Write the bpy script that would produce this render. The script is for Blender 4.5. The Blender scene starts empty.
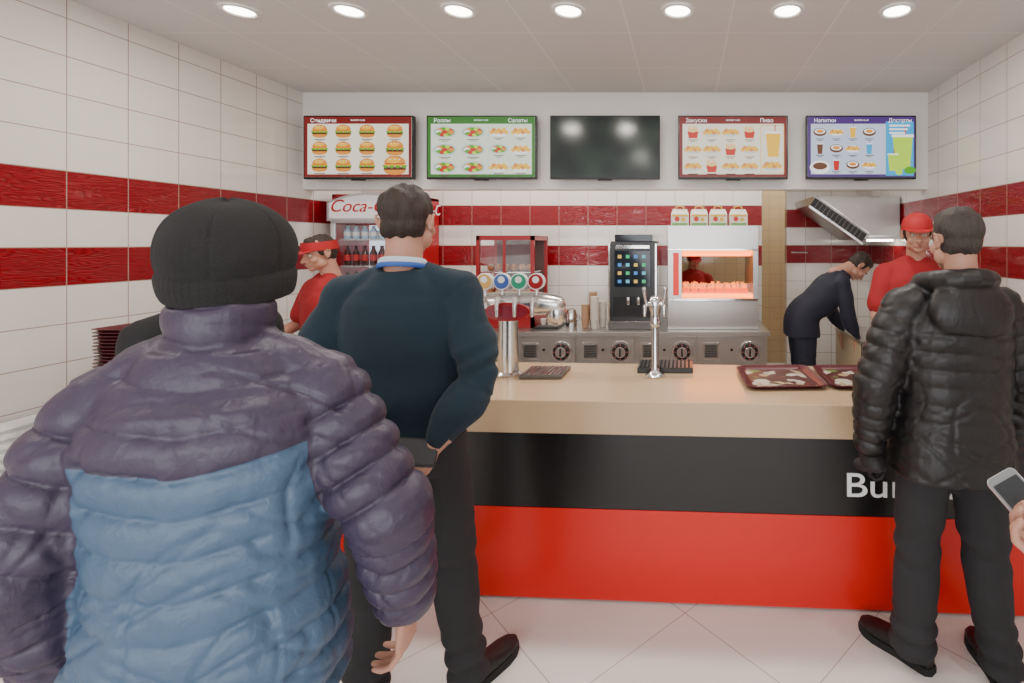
import bpy, bmesh, math, random
import numpy as np
from mathutils import Vector, Matrix
random.seed(7)
C=bpy.context; D=bpy.data
COL=C.scene.collection
rad=math.radians
# ------------------------------------------------------------------ materials
def newmat(name):
    m=D.materials.new(name); m.use_nodes=True
    nt=m.node_tree; b=nt.nodes['Principled BSDF']
    return m,nt,b
def mat(name,col,rough=.5,metal=0,es=0,ec=None,bump=None,coat=0,sheen=0,var=0):
    m,nt,b=newmat(name)
    b.inputs['Base Color'].default_value=(*col,1); b.inputs['Roughness'].default_value=rough
    b.inputs['Metallic'].default_value=metal
    b.inputs['Coat Weight'].default_value=coat
    b.inputs['Sheen Weight'].default_value=sheen
    if es:
        b.inputs['Emission Color'].default_value=(*(ec or col),1); b.inputs['Emission Strength'].default_value=es
    tc=None
    if bump or var:
        tc=nt.nodes.new('ShaderNodeTexCoord')
    if bump:
        sc,st,dist=bump
        mp=nt.nodes.new('ShaderNodeMapping'); nt.links.new(tc.outputs['Object'],mp.inputs[0])
        mp.inputs['Scale'].default_value=sc if isinstance(sc,tuple) else (sc,sc,sc)
        n=nt.nodes.new('ShaderNodeTexNoise'); n.inputs['Scale'].default_value=1; n.inputs['Detail'].default_value=4
        bp=nt.nodes.new('ShaderNodeBump'); bp.inputs['Strength'].default_value=st; bp.inputs['Distance'].default_value=dist
        nt.links.new(mp.outputs[0],n.inputs['Vector']); nt.links.new(n.outputs[0],bp.inputs['Height']); nt.links.new(bp.outputs[0],b.inputs['Normal'])
    if var:
        n=nt.nodes.new('ShaderNodeTexNoise'); n.inputs['Scale'].default_value=9; n.inputs['Detail'].default_value=5
        nt.links.new(tc.outputs['Object'],n.inputs['Vector'])
        mx=nt.nodes.new('ShaderNodeMix'); mx.data_type='RGBA'
        mx.inputs[6].default_value=(*[c*(1-var) for c in col],1); mx.inputs[7].default_value=(*[min(1,c*(1+var)) for c in col],1)
        nt.links.new(n.outputs[0],mx.inputs[0]); nt.links.new(mx.outputs[2],b.inputs['Base Color'])
    return m
def mth(nt,op,a,b=0.0):
    n=nt.nodes.new('ShaderNodeMath'); n.operation=op
    for i,v in enumerate((a,b)):
        if isinstance(v,(int,float)): n.inputs[i].default_value=v
        else: nt.links.new(v,n.inputs[i])
    return n.outputs[0]
def mixc(nt,f,a,b):
    n=nt.nodes.new('ShaderNodeMix'); n.data_type='RGBA'
    if isinstance(f,(int,float)): n.inputs[0].default_value=f
    else: nt.links.new(f,n.inputs[0])
    for i,v in ((6,a),(7,b)):
        if isinstance(v,tuple): n.inputs[i].default_value=(*v,1)
        else: nt.links.new(v,n.inputs[i])
    return n.outputs[2]
def brick(nt,vec,w,h,mortar):
    b=nt.nodes.new('ShaderNodeTexBrick'); b.offset=0; b.squash=1
    b.inputs['Scale'].default_value=1; b.inputs['Brick Width'].default_value=w; b.inputs['Row Height'].default_value=h
    b.inputs['Mortar Size'].default_value=mortar; b.inputs['Mortar Smooth'].default_value=.1
    nt.links.new(vec,b.inputs['Vector']); return b
def tile_mat(name,axis,off,bands=True,white=(.76,.715,.67),w=.29,h=.2,red=(.24,.004,.009)):
    m,nt,b=newmat(name)
    g=nt.nodes.new('ShaderNodeNewGeometry'); s=nt.nodes.new('ShaderNodeSeparateXYZ'); nt.links.new(g.outputs['Position'],s.inputs[0])
    u=mth(nt,'ADD',s.outputs[axis],off+29.0); z=s.outputs[2]
    c=nt.nodes.new('ShaderNodeCombineXYZ'); nt.links.new(u,c.inputs[0]); nt.links.new(mth(nt,'ADD',z,20.0 if h==.2 else 20*h),c.inputs[1])
    br=brick(nt,c.outputs[0],w,h,.0024)
    fac=br.outputs['Fac']
    b.inputs['Roughness'].default_value=.10
    hgt=mth(nt,'MULTIPLY',fac,-1.0)
    n=nt.nodes.new('ShaderNodeTexNoise'); n.inputs['Scale'].default_value=2.5; nt.links.new(g.outputs['Position'],n.inputs['Vector'])
    col=mixc(nt,n.outputs[0],tuple(x*.92 for x in white),tuple(min(1,x*1.05) for x in white))
    if bands:
        b1=mth(nt,'MULTIPLY',mth(nt,'GREATER_THAN',z,1.4),mth(nt,'LESS_THAN',z,1.6))
        b2=mth(nt,'MULTIPLY',mth(nt,'GREATER_THAN',z,1.8),mth(nt,'LESS_THAN',z,2.0))
        mk=mth(nt,'ADD',b1,b2)
        c2=nt.nodes.new('ShaderNodeCombineXYZ'); nt.links.new(mth(nt,'MULTIPLY',u,5.0),c2.inputs[0]); nt.links.new(mth(nt,'MULTIPLY',z,30.0),c2.inputs[1])
        wv=nt.nodes.new('ShaderNodeTexNoise'); wv.inputs['Scale'].default_value=1.3; wv.inputs['Detail'].default_value=0
        nt.links.new(c2.outputs[0],wv.inputs['Vector'])
        wr=mth(nt,'MULTIPLY',mth(nt,'ABSOLUTE',mth(nt,'SINE',mth(nt,'MULTIPLY',wv.outputs[0],20.0))),.6)
        redc=mixc(nt,wr,tuple(x*.70 for x in red),(red[0]*1.3,red[1]*1.7,red[2]*1.7))
        col=mixc(nt,mk,col,redc)
        hgt=mth(nt,'ADD',hgt,mth(nt,'MULTIPLY',mk,wr))
    col=mixc(nt,fac,col,(.36,.25,.20))
    nt.links.new(col,b.inputs['Base Color'])
    bp=nt.nodes.new('ShaderNodeBump'); bp.inputs['Strength'].default_value=.5; bp.inputs['Distance'].default_value=.004
    nt.links.new(hgt,bp.inputs['Height']); nt.links.new(bp.outputs[0],b.inputs['Normal'])
    return m
def floor_mat():
    m,nt,b=newmat('floor_tiles')
    g=nt.nodes.new('ShaderNodeNewGeometry'); mp=nt.nodes.new('ShaderNodeMapping')
    mp.inputs['Rotation'].default_value=(0,0,rad(45)); mp.inputs['Location'].default_value=(20.15,20.05,0)
    nt.links.new(g.outputs['Position'],mp.inputs[0])
    br=brick(nt,mp.outputs[0],.60,.60,.0020)
    n=nt.nodes.new('ShaderNodeTexNoise'); n.inputs['Scale'].default_value=3; n.inputs['Detail'].default_value=6; nt.links.new(g.outputs['Position'],n.inputs['Vector'])
    col=mixc(nt,n.outputs[0],(.71,.67,.63),(.79,.75,.71)); col=mixc(nt,br.outputs['Fac'],col,(.40,.35,.32))
    nt.links.new(col,b.inputs['Base Color']); b.inputs['Roughness'].default_value=.07
    bp=nt.nodes.new('ShaderNodeBump'); bp.inputs['Strength'].default_value=.3; bp.inputs['Distance'].default_value=.002
    nt.links.new(mth(nt,'MULTIPLY',br.outputs['Fac'],-1.0),bp.inputs['Height']); nt.links.new(bp.outputs[0],b.inputs['Normal'])
    return m
def ceil_mat():
    m,nt,b=newmat('ceiling_tiles')
    g=nt.nodes.new('ShaderNodeNewGeometry'); mp=nt.nodes.new('ShaderNodeMapping')
    mp.inputs['Location'].default_value=(6.34,6-.04,0); nt.links.new(g.outputs['Position'],mp.inputs[0])
    br=brick(nt,mp.outputs[0],.6,.6,.006)
    n=nt.nodes.new('ShaderNodeTexNoise'); n.inputs['Scale'].default_value=120; nt.links.new(g.outputs['Position'],n.inputs['Vector'])
    col=mixc(nt,n.outputs[0],(.60,.575,.56),(.66,.635,.62)); col=mixc(nt,br.outputs['Fac'],col,(.74,.71,.69))
    nt.links.new(col,b.inputs['Base Color']); b.inputs['Roughness'].default_value=.8
    bp=nt.nodes.new('ShaderNodeBump'); bp.inputs['Strength'].default_value=.5; bp.inputs['Distance'].default_value=.005
    nt.links.new(mth(nt,'MULTIPLY',br.outputs['Fac'],1.0),bp.inputs['Height']); nt.links.new(bp.outputs[0],b.inputs['Normal'])
    return m
def wood_mat():
    m,nt,b=newmat('speckled_laminate')
    tc=nt.nodes.new('ShaderNodeTexCoord'); n=nt.nodes.new('ShaderNodeTexNoise'); n.inputs['Scale'].default_value=300; n.inputs['Detail'].default_value=3
    nt.links.new(tc.outputs['Object'],n.inputs['Vector'])
    r=nt.nodes.new('ShaderNodeValToRGB'); r.color_ramp.elements[0].position=.36; r.color_ramp.elements[0].color=(.40,.26,.14,1)
    r.color_ramp.elements[1].position=.56; r.color_ramp.elements[1].color=(.60,.42,.26,1)
    nt.links.new(n.outputs[0],r.inputs[0]); col=mixc(nt,.4,r.outputs[0],(.57,.41,.25))
    nt.links.new(col,b.inputs['Base Color']); b.inputs['Roughness'].default_value=.20
    return m
def glass_mat():
    m=D.materials.new('clear_glass'); m.use_nodes=True; nt=m.node_tree; nt.nodes.clear()
    o=nt.nodes.new('ShaderNodeOutputMaterial'); t=nt.nodes.new('ShaderNodeBsdfTransparent'); g=nt.nodes.new('ShaderNodeBsdfGlossy')
    g.inputs['Roughness'].default_value=.03; mx=nt.nodes.new('ShaderNodeMixShader'); mx.inputs[0].default_value=.07
    nt.links.new(t.outputs[0],mx.inputs[1]); nt.links.new(g.outputs[0],mx.inputs[2]); nt.links.new(mx.outputs[0],o.inputs[0]); return m
# ------------------------------------------------------------------ mesh accumulator
class Acc:
    def __init__(s): s.v=[]; s.f=[]; s.m=[]
    def add(s,vs,fs,mi=0):
        b=len(s.v); s.v+= [tuple(v) for v in vs]; s.f+=[[b+i for i in f] for f in fs]; s.m+=[mi]*len(fs)
    def box(s,c,d,mi=0,rot=None):
        x,y,z=[k/2 for k in d]
        vs=[Vector((a*x,b*y,e*z)) for a in(-1,1) for b in(-1,1) for e in(-1,1)]
        if rot is not None: vs=[rot@v for v in vs]
        vs=[v+Vector(c) for v in vs]
        s.add(vs,[(0,1,3,2),(4,6,7,5),(0,4,5,1),(2,3,7,6),(0,2,6,4),(1,5,7,3)],mi)
    def bx(s,x0,x1,y0,y1,z0,z1,mi=0): s.box(((x0+x1)/2,(y0+y1)/2,(z0+z1)/2),(x1-x0,y1-y0,z1-z0),mi)
    def rings(s,R,mi=0,cap=True):
        n=len(R[0]); vs=[v for r in R for v in r]; fs=[]
        for i in range(len(R)-1):
            for j in range(n):
                k=(j+1)%n; fs.append((i*n+j,i*n+k,(i+1)*n+k,(i+1)*n+j))
        if cap: fs.append(tuple(range(n))[::-1]); fs.append(tuple((len(R)-1)*n+j for j in range(n)))
        s.add(vs,fs,mi)
    def tube(s,P,r,n=16,mi=0,rnd=True,fl=1.0,up=None):
        P=[Vector(p) for p in P]
        if isinstance(r,(int,float)): r=[r]*len(P)
        T=[]
        for i in range(len(P)):
            a=P[max(0,i-1)]; b=P[min(len(P)-1,i+1)]; T.append((b-a).normalized())
        PP=list(zip(P,r,T))
        if rnd:
            st=[(P[0]-T[0]*r[0]*math.sin(a),r[0]*math.cos(a),T[0]) for a in (rad(80),rad(50),rad(25))]
            en=[(P[-1]+T[-1]*r[-1]*math.sin(a),r[-1]*math.cos(a),T[-1]) for a in (rad(25),rad(50),rad(80))]
            PP=st+PP+en
        u=Vector(up) if up else (Vector((0,0,1)) if abs(T[0].z)<.9 else Vector((0,1,0)))
        side=T[0].cross(u).normalized(); R=[]
        for p,rr,t in PP:
            side=(side-t*side.dot(t)).normalized(); w=t.cross(side)
            R.append([p+side*rr*math.cos(2*math.pi*k/n)+w*rr*fl*math.sin(2*math.pi*k/n) for k in range(n)])
        s.rings(R,mi)
    def cyl(s,p0,p1,r0,r1=None,n=24,mi=0): s.tube([p0,p1],[r0,r0 if r1 is None else r1],n,mi,False)
    def lathe(s,c,prof,n=24,mi=0,sy=1.0):
        s.rings([[Vector((c[0]+r*math.cos(2*math.pi*k/n),c[1]+sy*r*math.sin(2*math.pi*k/n),c[2]+z)) for k in range(n)] for z,r in prof],mi)
    def ell(s,c,r,mi=0,n=20,rot=None):
        R=[]
        for i in range(1,n//2):
            a=math.pi*i/(n//2); R.append([Vector((r[0]*math.sin(a)*math.cos(2*math.pi*k/n),r[1]*math.sin(a)*math.sin(2*math.pi*k/n),-r[2]*math.cos(a))) for k in range(n)])
        R=[[(rot@v if rot is not None else v)+Vector(c) for v in q] for q in R]
        s.rings(R,mi)
    def sell(s,secs,mi=0,n=28,e=2.4):
        R=[]
        for z,rx,ry,cx,cy in secs:
            q=[]
            for k in range(n):
                a=2*math.pi*k/n; ca,sa=math.cos(a),math.sin(a)
                q.append(Vector((cx+rx*math.copysign(abs(ca)**(2/e),ca),cy+ry*math.copysign(abs(sa)**(2/e),sa),z)))
            R.append(q)
        s.rings(R,mi)
    def mesh(s,name,mats=(),recalc=True):
        me=D.meshes.new(name); me.from_pydata(s.v,[],s.f)
        for m in mats: me.materials.append(m)
        if len(mats)>1: me.polygons.foreach_set('material_index',s.m)
        if recalc:
            bm=bmesh.new(); bm.from_mesh(me); bmesh.ops.recalc_face_normals(bm,faces=bm.faces); bm.to_mesh(me); bm.free()
        me.update(); return me
    def obj(s,name,mats,parent=None,smooth=True,bevel=0,recalc=True,loc=None,rot=None):
        me=s.mesh(name,mats,recalc)
        if smooth:
            me.shade_smooth(); me.set_sharp_from_angle(angle=rad(38))
        return link(name,me,parent,bevel,loc,rot)
def link(name,me,parent=None,bevel=0,loc=None,rot=None):
    o=D.objects.new(name,me); COL.objects.link(o)
    if parent: o.parent=parent
    if loc is not None: o.location=loc
    if rot is not None: o.rotation_euler=rot
    if bevel:
        b=o.modifiers.new('b','BEVEL'); b.width=bevel; b.segments=2; b.limit_method='ANGLE'; b.angle_limit=rad(40)
    return o
def empty(name,loc=(0,0,0),rz=0):
    e=D.objects.new(name,None); COL.objects.link(e); e.location=loc; e.rotation_euler=(0,0,rz); e.empty_display_size=.1; return e
def text(name,body,size,m,parent,loc,rot=(math.pi/2,0,0),ext=.002,align='LEFT',shear=0):
    c=D.curves.new(name,'FONT'); c.body=body; c.size=size; c.extrude=ext; c.align_x=align; c.shear=shear
    c.materials.append(m); o=D.objects.new(name,c); COL.objects.link(o); o.location=loc; o.rotation_euler=rot
    if parent: o.parent=parent
    return o
# ------------------------------------------------------------------ remesh utilities
def fuse(acc,voxel,smooth=2):
    me=acc.mesh('tmp'); ob=D.objects.new('tmp',me); COL.objects.link(ob)
    r=ob.modifiers.new('r','REMESH'); r.mode='VOXEL'; r.voxel_size=voxel; r.use_smooth_shade=True
    sm=ob.modifiers.new('s','SMOOTH'); sm.factor=.5; sm.iterations=smooth
    C.view_layer.update(); dg=C.evaluated_depsgraph_get()
    m2=D.meshes.new_from_object(ob.evaluated_get(dg)); D.objects.remove(ob); D.meshes.remove(me)
    m2.shade_smooth(); return m2
def getco(me):
    n=len(me.vertices); co=np.empty(n*3); me.vertices.foreach_get('co',co); no=np.empty(n*3); me.vertices.foreach_get('normal',no)
    return co.reshape(-1,3),no.reshape(-1,3)
def setco(me,co): me.vertices.foreach_set('co',co.ravel()); me.update()
def nz(co,f,seed=0,k=7):
    rs=np.random.RandomState(seed); out=0; q=co*np.array(f)
    for i in range(k):
        d=rs.normal(size=3); d/=np.linalg.norm(d); s=rs.uniform(.6,1.7)
        out=out+np.sin(q@d*s+rs.uniform(0,6.28)+(.6*np.sin(q@np.roll(d,1)*.7)))
    return out/np.sqrt(k)
def crease(co,f,seed,ang=0.0,w=.20):
    c_,s_=math.cos(ang),math.sin(ang)
    q=co@np.array([[c_,0,s_],[0,1,0],[-s_,0,c_]])
    return np.exp(-(nz(q,f,seed)/w)**2)*np.clip(.5+.7*nz(co,(7,7,7),seed+50),0,1.3)
def segd(co,A,B):
    A=np.array(A);B=np.array(B);d=B-A;L=np.linalg.norm(d);t=np.clip(((co-A)@d)/(L*L),0,1)
    return np.linalg.norm(co-(A+t[:,None]*d),axis=1),t*L,L
def sst(x): x=np.clip(x,0,1); return x*x*(3-2*x)
# ------------------------------------------------------------------ shared materials
SKIN=mat('skin',(.46,.23,.16),.5,bump=(180,.15,.002),var=.14)
LIP=mat('lips',(.36,.11,.10),.45)
EYE=mat('eye_white',(.65,.62,.60),.2); IRIS=mat('iris',(.05,.03,.02),.2)
HAIRD=mat('hair_dark_brown',(.026,.015,.010),.65,bump=((190,190,30),1.0,.006),var=.5)
HAIRG=mat('hair_grey_brown',(.040,.030,.024),.65,bump=((190,190,30),1.0,.006),var=.55)
SHOE=mat('black_leather',(.007,.006,.006),.5); SOLE=mat('rubber_sole',(.008,.008,.008),.9)
STEEL=mat('brushed_steel',(.52,.505,.48),.30,.92,bump=((3,3,160),.08,.001)); CHROME=mat('chrome',(.74,.74,.74),.10,1)
DSTEEL=mat('dark_steel',(.16,.155,.15),.4,.8)
BLACK=mat('black_plastic',(.010,.010,.011),.3); WHITE=mat('white_paint',(.76,.735,.71),.5)
REDP=mat('red_plastic',(.30,.008,.012),.3); GLASS=glass_mat()
CAPRED=mat('cap_red',(.40,.008,.012),.7,bump=(300,.2,.001)); SHIRTRED=mat('shirt_red',(.30,.007,.011),.8,bump=(200,.2,.001))
# ------------------------------------------------------------------ head / hands (built once)
def build_head():
    a=Acc()
    a.ell((0,-.004,.032),(.075,.094,.088),n=28)
    a.ell((0,.028,-.04),(.058,.066,.07),n=24)
    a.ell((0,.066,-.088),(.026,.024,.022))
    a.ell((.047,.02,-.06),(.018,.035,.03)); a.ell((-.047,.02,-.06),(.018,.035,.03))
    a.ell((.037,.06,-.03),(.026,.026,.026)); a.ell((-.037,.06,-.03),(.026,.026,.026))
    a.tube([(-.05,.066,.017),(-.028,.083,.022),(0,.084,.018),(.028,.083,.022),(.05,.066,.017)],.0085,10)
    a.tube([(0,.086,.012),(0,.098,-.012),(0,.112,-.034)],[.008,.010,.0125],12)
    a.ell((.013,.098,-.037),(.009,.011,.008)); a.ell((-.013,.098,-.037),(.009,.011,.008))
    a.ell((0,.088,-.062),(.025,.012,.016))
    for sx in(1,-1):
        a.ell((sx*.079,-.008,-.004),(.009,.018,.028),rot=Matrix.Rotation(rad(-12),3,'X'))
        a.tube([(sx*.080,.008,.012),(sx*.090,-.004,.028),(sx*.093,-.022,.022),(sx*.091,-.025,.0),(sx*.085,-.012,-.022),(sx*.079,.0,-.032)],[.004,.005,.0055,.005,.005,.005],8)
    a.tube([(0,-.018,-.02),(0,-.026,-.08),(0,-.034,-.14),(0,-.04,-.21)],[.058,.056,.057,.064],24)
    me=fuse(a,.0042,3); me.materials.append(SKIN); return me
HEAD=build_head()
def head_parts(parent,M,hair,s):
    o=link('head',HEAD,parent); o.matrix_local=M
    a=Acc()
    for sx in(1,-1):
        a.ell((sx*.030,.0735,.001),(.0125,.0115,.0085),0,16); a.ell((sx*.030,.0838,.001),(.0048,.002,.0048),1,12)
        a.tube([(sx*.045,.078,.019),(sx*.030,.0915,.0245),(sx*.014,.0925,.021)],[.0025,.0042,.0035],8,2)
    a.tube([(-.022,.0885,-.058),(-.008,.1005,-.056),(0,.1005,-.0575),(.008,.1005,-.056),(.022,.0885,-.058)],[.0015,.004,.0035,.004,.0015],8,3)
    a.tube([(-.018,.090,-.0635),(0,.101,-.0655),(.018,.090,-.0635)],[.002,.0048,.002],8,3)
    f=a.obj('face_features',[EYE,IRIS,hair,LIP],parent); f.matrix_local=M
def build_hair(seed,amp=.003):
    a=Acc(); a.ell((0,-.016,.042),(.081,.092,.087),n=28); a.ell((0,-.034,-.008),(.071,.067,.060),n=24); a.ell((0,.03,.085),(.055,.045,.035))
    a.ell((.067,.008,.025),(.013,.028,.040)); a.ell((-.067,.008,.025),(.013,.028,.040))
    me=fuse(a,.0045,5); co,no=getco(me); co=co+no*(amp*nz(co,(170,170,50),seed)+.002*nz(co,(50,50,40),seed+1))[:,None]; setco(me,co); return me
HAIRM={}
def get_hair(k,m):
    key=(k,m.name)
    if key not in HAIRM:
        me=build_hair(k); me.materials.append(m); HAIRM[key]=me
    return HAIRM[key]
HANDC={}
def get_hand(side,curl):
    key=(side,curl)
    if key in HANDC: return HANDC[key]
    a=Acc()
    R=[]
    for z,rx,ry in((-.05,.026,.021),(-.02,.0265,.020),(0,.029,.019),(.03,.037,.0175),(.06,.042,.015),(.085,.043,.0125),(.096,.036,.009)):
        R.append([Vector((rx*math.cos(2*math.pi*k/20),ry*math.sin(2*math.pi*k/20),z)) for k in range(20)])
    a.rings(R)
    c1,c2,c3=[rad(x*curl) for x in(22,30,22)]
    for bx,fan,Ls,r in((.0325,5,(.043,.026,.021),.0088),(.0112,1.5,(.047,.029,.022),.0090),(-.0108,-2.5,(.043,.027,.021),.0086),(-.0315,-8,(.034,.021,.018),.0076)):
        p=Vector((bx,0,.078)); P=[p.copy()]; f=rad(fan); ang=rad(3)
        P.append(p+Vector((0,0,.014))); p=P[-1].copy()
        for L,cc in zip(Ls,(c1,c2,c3)):
            ang+=cc; d=Vector((math.sin(f)*math.cos(ang),-math.sin(ang),math.cos(f)*math.cos(ang)))
            P.append(p+d*L*.5); P.append(p+d*L); p=P[-1].copy()
        rr=[r*1.05,r*1.1,r,r*1.04,r*.92,r*.97,r*.88,r*.72]
        a.tube(P,rr,12)
    a.tube([(.018,-.004,.012),(.036,-.012,.034),(.050,-.022,.056),(.054,-.032,.078),(.052,-.040,.094)],[.016,.0155,.0115,.0108,.0085],12)
    me=fuse(a,.003,1)
    if side=='L':
        bm=bmesh.new(); bm.from_mesh(me)
        for v in bm.verts: v.co.x*=-1
        bmesh.ops.reverse_faces(bm,faces=bm.faces); bm.to_mesh(me); bm.free(); me.update()
    me.shade_smooth(); me.materials.append(SKIN); HANDC[key]=me; return me
TZ=[.60,.70,.80,.90,1.0,1.1,1.2,1.3,1.37,1.41,1.45,1.48,1.52]
TX=[.19,.19,.185,.178,.165,.162,.170,.176,.165,.138,.094,.070,.062]
TY=[.14,.14,.135,.130,.122,.120,.125,.126,.112,.100,.082,.070,.062]
def person(name,loc,rot,H=1.75,top=None,pants=None,R=None,L=None,feet=None,head=(0,0,(0,0,0)),hat=None,hair=None,hairk=1,lean=0,extra=None):
    s=H/1.75; root=empty(name,loc,rad(rot))
    R=R or dict(E=(.25,-.03,1.12),W=(.25,.06,.88)); L=L or dict(E=(-.25,-.03,1.12),W=(-.25,.06,.88))
    t=dict(c=.012,hem=.93,kind='shirt',pitch=.08,amp=.012,vox=.011,belly=0,top=1.47,sw=.175,shz=1.375,hemflare=0); t.update(top or {})
    p=dict(c=.012,vox=.010,m=None); p.update(pants or {})
    feet=feet or dict(R=(.10,.0,-8),L=(-.10,0,8))
    hip=.93
    def bendm():
        Pv=Vector((0,0,hip)); return Matrix.Translation(Pv)@Matrix.Rotation(rad(-lean),4,'X')@Matrix.Translation(-Pv)
    S=Matrix.Scale(s,4); BM=bendm()
    def bend(co):
        if lean:
            w=sst((co[:,2]-(hip-.06))/.28)*rad(lean); y=co[:,1]; z=co[:,2]-hip
            co=co.copy(); y2=y*np.cos(w)+z*np.sin(w); z2=-y*np.sin(w)+z*np.cos(w); co[:,1]=y2; co[:,2]=z2+hip
        return co*s
    # ---- upper garment: one fused surface (torso + shoulders + sleeves)
    c=t['c']; a=Acc(); secs=[]
    z=t['hem']
    while z<t['top']+.001:
        rx=np.interp(z,TZ,TX)+c*(1 if z<1.36 else .5); ry=np.interp(z,TZ,TY)+c*(1 if z<1.38 else .5)
        b=t['belly']*math.exp(-((z-1.05)/.16)**2); fl=t['hemflare']*max(0,1-(z-t['hem'])/.15)
        secs.append((z,rx+b*.5+fl,ry+b*.6+fl,0,b*.6-.008)); z+=.02
    a.sell(secs)
    arms={}
    for sd,A in(('R',R),('L',L)):
        sx=1 if sd=='R' else -1; Sh=Vector((sx*t['sw'],-.008,t['shz'])); E=Vector(A['E']); W=Vector(A['W'])
        ra=[.060+c*.75,.053+c*.9,.047+c,.043+c*.95,.036+c*.7]
        P=[Sh,Sh.lerp(E,.5),E,E.lerp(W,.5),W]
        P=[P[0],P[1],P[2]+(( (P[1]-P[2]).normalized()+(P[3]-P[2]).normalized())*.012),P[3],P[4]]
        if t.get('short'):
            a.tube([Sh,Sh.lerp(E,.45),Sh.lerp(E,.72)],[.062+c,.058+c,.060+c],18)
        else: a.tube(P,ra,20,rnd=True)
        a.tube([(sx*.035,-.01,1.452),(sx*.095,-.01,t['shz']*.35+1.445*.65),(sx*(t['sw']-.015),-.01,t['shz']+.004)],[.048+c*.3,.054+c*.4,.060+c*.65],18)
        arms[sd]=(Sh,E,W)
    if t.get('collar'):
        rc,zc0,zc1=t['collar']; a.sell([(zc0,rc*1.08,rc*1.0,0,-.018),(zc0+.03,rc*1.03,rc*.98,0,-.016),(zc1-.01,rc,rc,0,-.012),(zc1,rc*.93,rc*.93,0,-.012)],n=24,e=2)
    if t.get('hood'):
        a.ell((0,-.132,1.390),(.155,.060,.108),n=24,rot=Matrix.Rotation(rad(-12),3,'X'))
        q=[Vector((.110*math.cos(k),-.030+.124*math.sin(k),1.478-.02*math.sin(k))) for k in np.linspace(rad(-235),rad(55),15)]
        a.tube(q,.036,14)
    me=fuse(a,t['vox'],t.get('sm',3)); co,no=getco(me)
    rx=np.interp(co[:,2],TZ,TX)+c; ry=np.interp(co[:,2],TZ,TY)+c
    tn=np.sqrt((co[:,0]/rx)**2+(co[:,1]/ry)**2)
    an=np.full(len(co),9.); at=np.zeros(len(co))
    for sd in arms:
        Sh,E,W=arms[sd]
        d1,t1,L1=segd(co,Sh,E); d2,t2,L2=segd(co,E,W)
        n1=d1/(.056+c); n2=d2/(.044+c); q=np.minimum(n1,n2); tt=np.where(n1<n2,t1,L1+t2); ok=q<an
        an=np.where(ok,q,an); at=np.where(ok,tt,at)
    aw=sst((tn-an)*2.2+.5)
    at_=me.attributes.new('armw','FLOAT','POINT'); at_.data.foreach_set('value',aw.astype(np.float32))
    if t['kind']=='puffer':
        pt=t['pitch']; ph=t.get('phase',0)
        zz=co[:,2]-t.get('chev',.1)*np.abs(co[:,0])-ph+.006*nz(co,(10,10,5),3)
        bt=np.abs(np.sin(np.pi*zz/pt))**.5; ba=np.abs(np.sin(np.pi*(at+.02+.006*nz(co,(14,14,14),4))/(pt*.95)))**.5
        bul=bt*(1-aw)+ba*aw
        if t.get('hood'): h=np.clip((co[:,2]-1.30)/.03,0,1)*(co[:,1]<.05)*(1-aw*.6); bul=bul*(1-h)+.8*h
        if t.get('yoke'): h=sst((co[:,2]-t['yoke'])/.02)*(1-aw)*.45; bul=bul*(1-h)+.75*h
        edge=1-bul; am=t['amp']*(1+.28*nz(co,(9,9,9),31))
        ws=t.get('wr',1.0)
        disp=am*(bul-.7)+ws*(.0028*nz(co,(70,70,16),11)*(edge*1.5+.08)+.0042*nz(co,(13,13,20),12)+.0010*nz(co,(110,110,60),14)*(edge+.2)
             -.0050*crease(co,(16,16,52),41,.55)-.0045*crease(co,(16,16,52),42,-.6)-.0035*crease(co,(34,34,26),43,0.,.16))
    elif t['kind']=='knit':
        lw=np.exp(-((co[:,2]-1.05)/.13)**2)
        disp=.0055*nz(co,(14,14,24),5)*(.35+.9*lw+.35*aw)+.0025*nz(co,(30,24,44),6)*(.5+aw)+.005*np.exp(-((co[:,2]-t['hem']-.02)/.02)**2)*(1-aw)
        disp=disp+.005*np.sin(at*110+2*nz(co,(12,12,12),9))*np.exp(-((at-.27)/.07)**2)*aw
        disp=disp-.0065*crease(co,(9,9,36),44,.35,.28)*(.3+lw+.5*aw)-.005*crease(co,(12,12,26),45,-.9,.26)*(.4+.6*aw)
    else:
        disp=.004*nz(co,(18,18,12),5)+.0020*nz(co,(38,38,26),6)-.005*crease(co,(12,12,26),46,.6,.26)
    co=co+no*disp[:,None]
    setco(me,bend(co)); me.materials.append(t['m']); link(t.get('name','shirt'),me,root)
    for sd in arms:
        Sh,E,W=arms[sd]; A=R if sd=='R' else L
        hd=Vector(A.get('dir',(W-E).normalized())).normalized(); sx=1 if sd=='R' else -1
        bk=Vector(A.get('back',(sx,0,0))); bk=(bk-hd*bk.dot(hd)).normalized(); X=bk.cross(hd)
        M=Matrix.Identity(4)
        for i,v in enumerate((X,bk,hd)):
            for j in range(3): M[j][i]=v[j]
        fw=(W-E).normalized()
        M.translation=W+fw*(.036+c*.7)*.55+hd*.008
        o=link('hand_'+('right' if sd=='R' else 'left'),get_hand(sd,A.get('curl',1)),root)
        o.matrix_local=S@BM@M
        if A.get('glove'): o.data=o.data.copy(); o.data.materials.clear(); o.data.materials.append(A['glove'])
        if t.get('short'):
            b=Acc(); b.tube([Sh.lerp(E,.5),Sh.lerp(E,.8),E,E.lerp(W,.35),W,W+fw*.03],[.044,.042,.040,.041,.028,.026],16)
            m3=fuse(b,.008,2); m3.materials.append(SKIN); m3.transform(S@BM); link('arm_'+sd,m3,root)
    # ---- trousers
    a=Acc(); cp=p['c']
    secs=[]
    for z in np.arange(.82,1.001,.03): secs.append((z,np.interp(z,TZ,TX)+cp-.012,np.interp(z,TZ,TY)+cp-.012,0,-.006))
    a.sell(secs)
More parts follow.
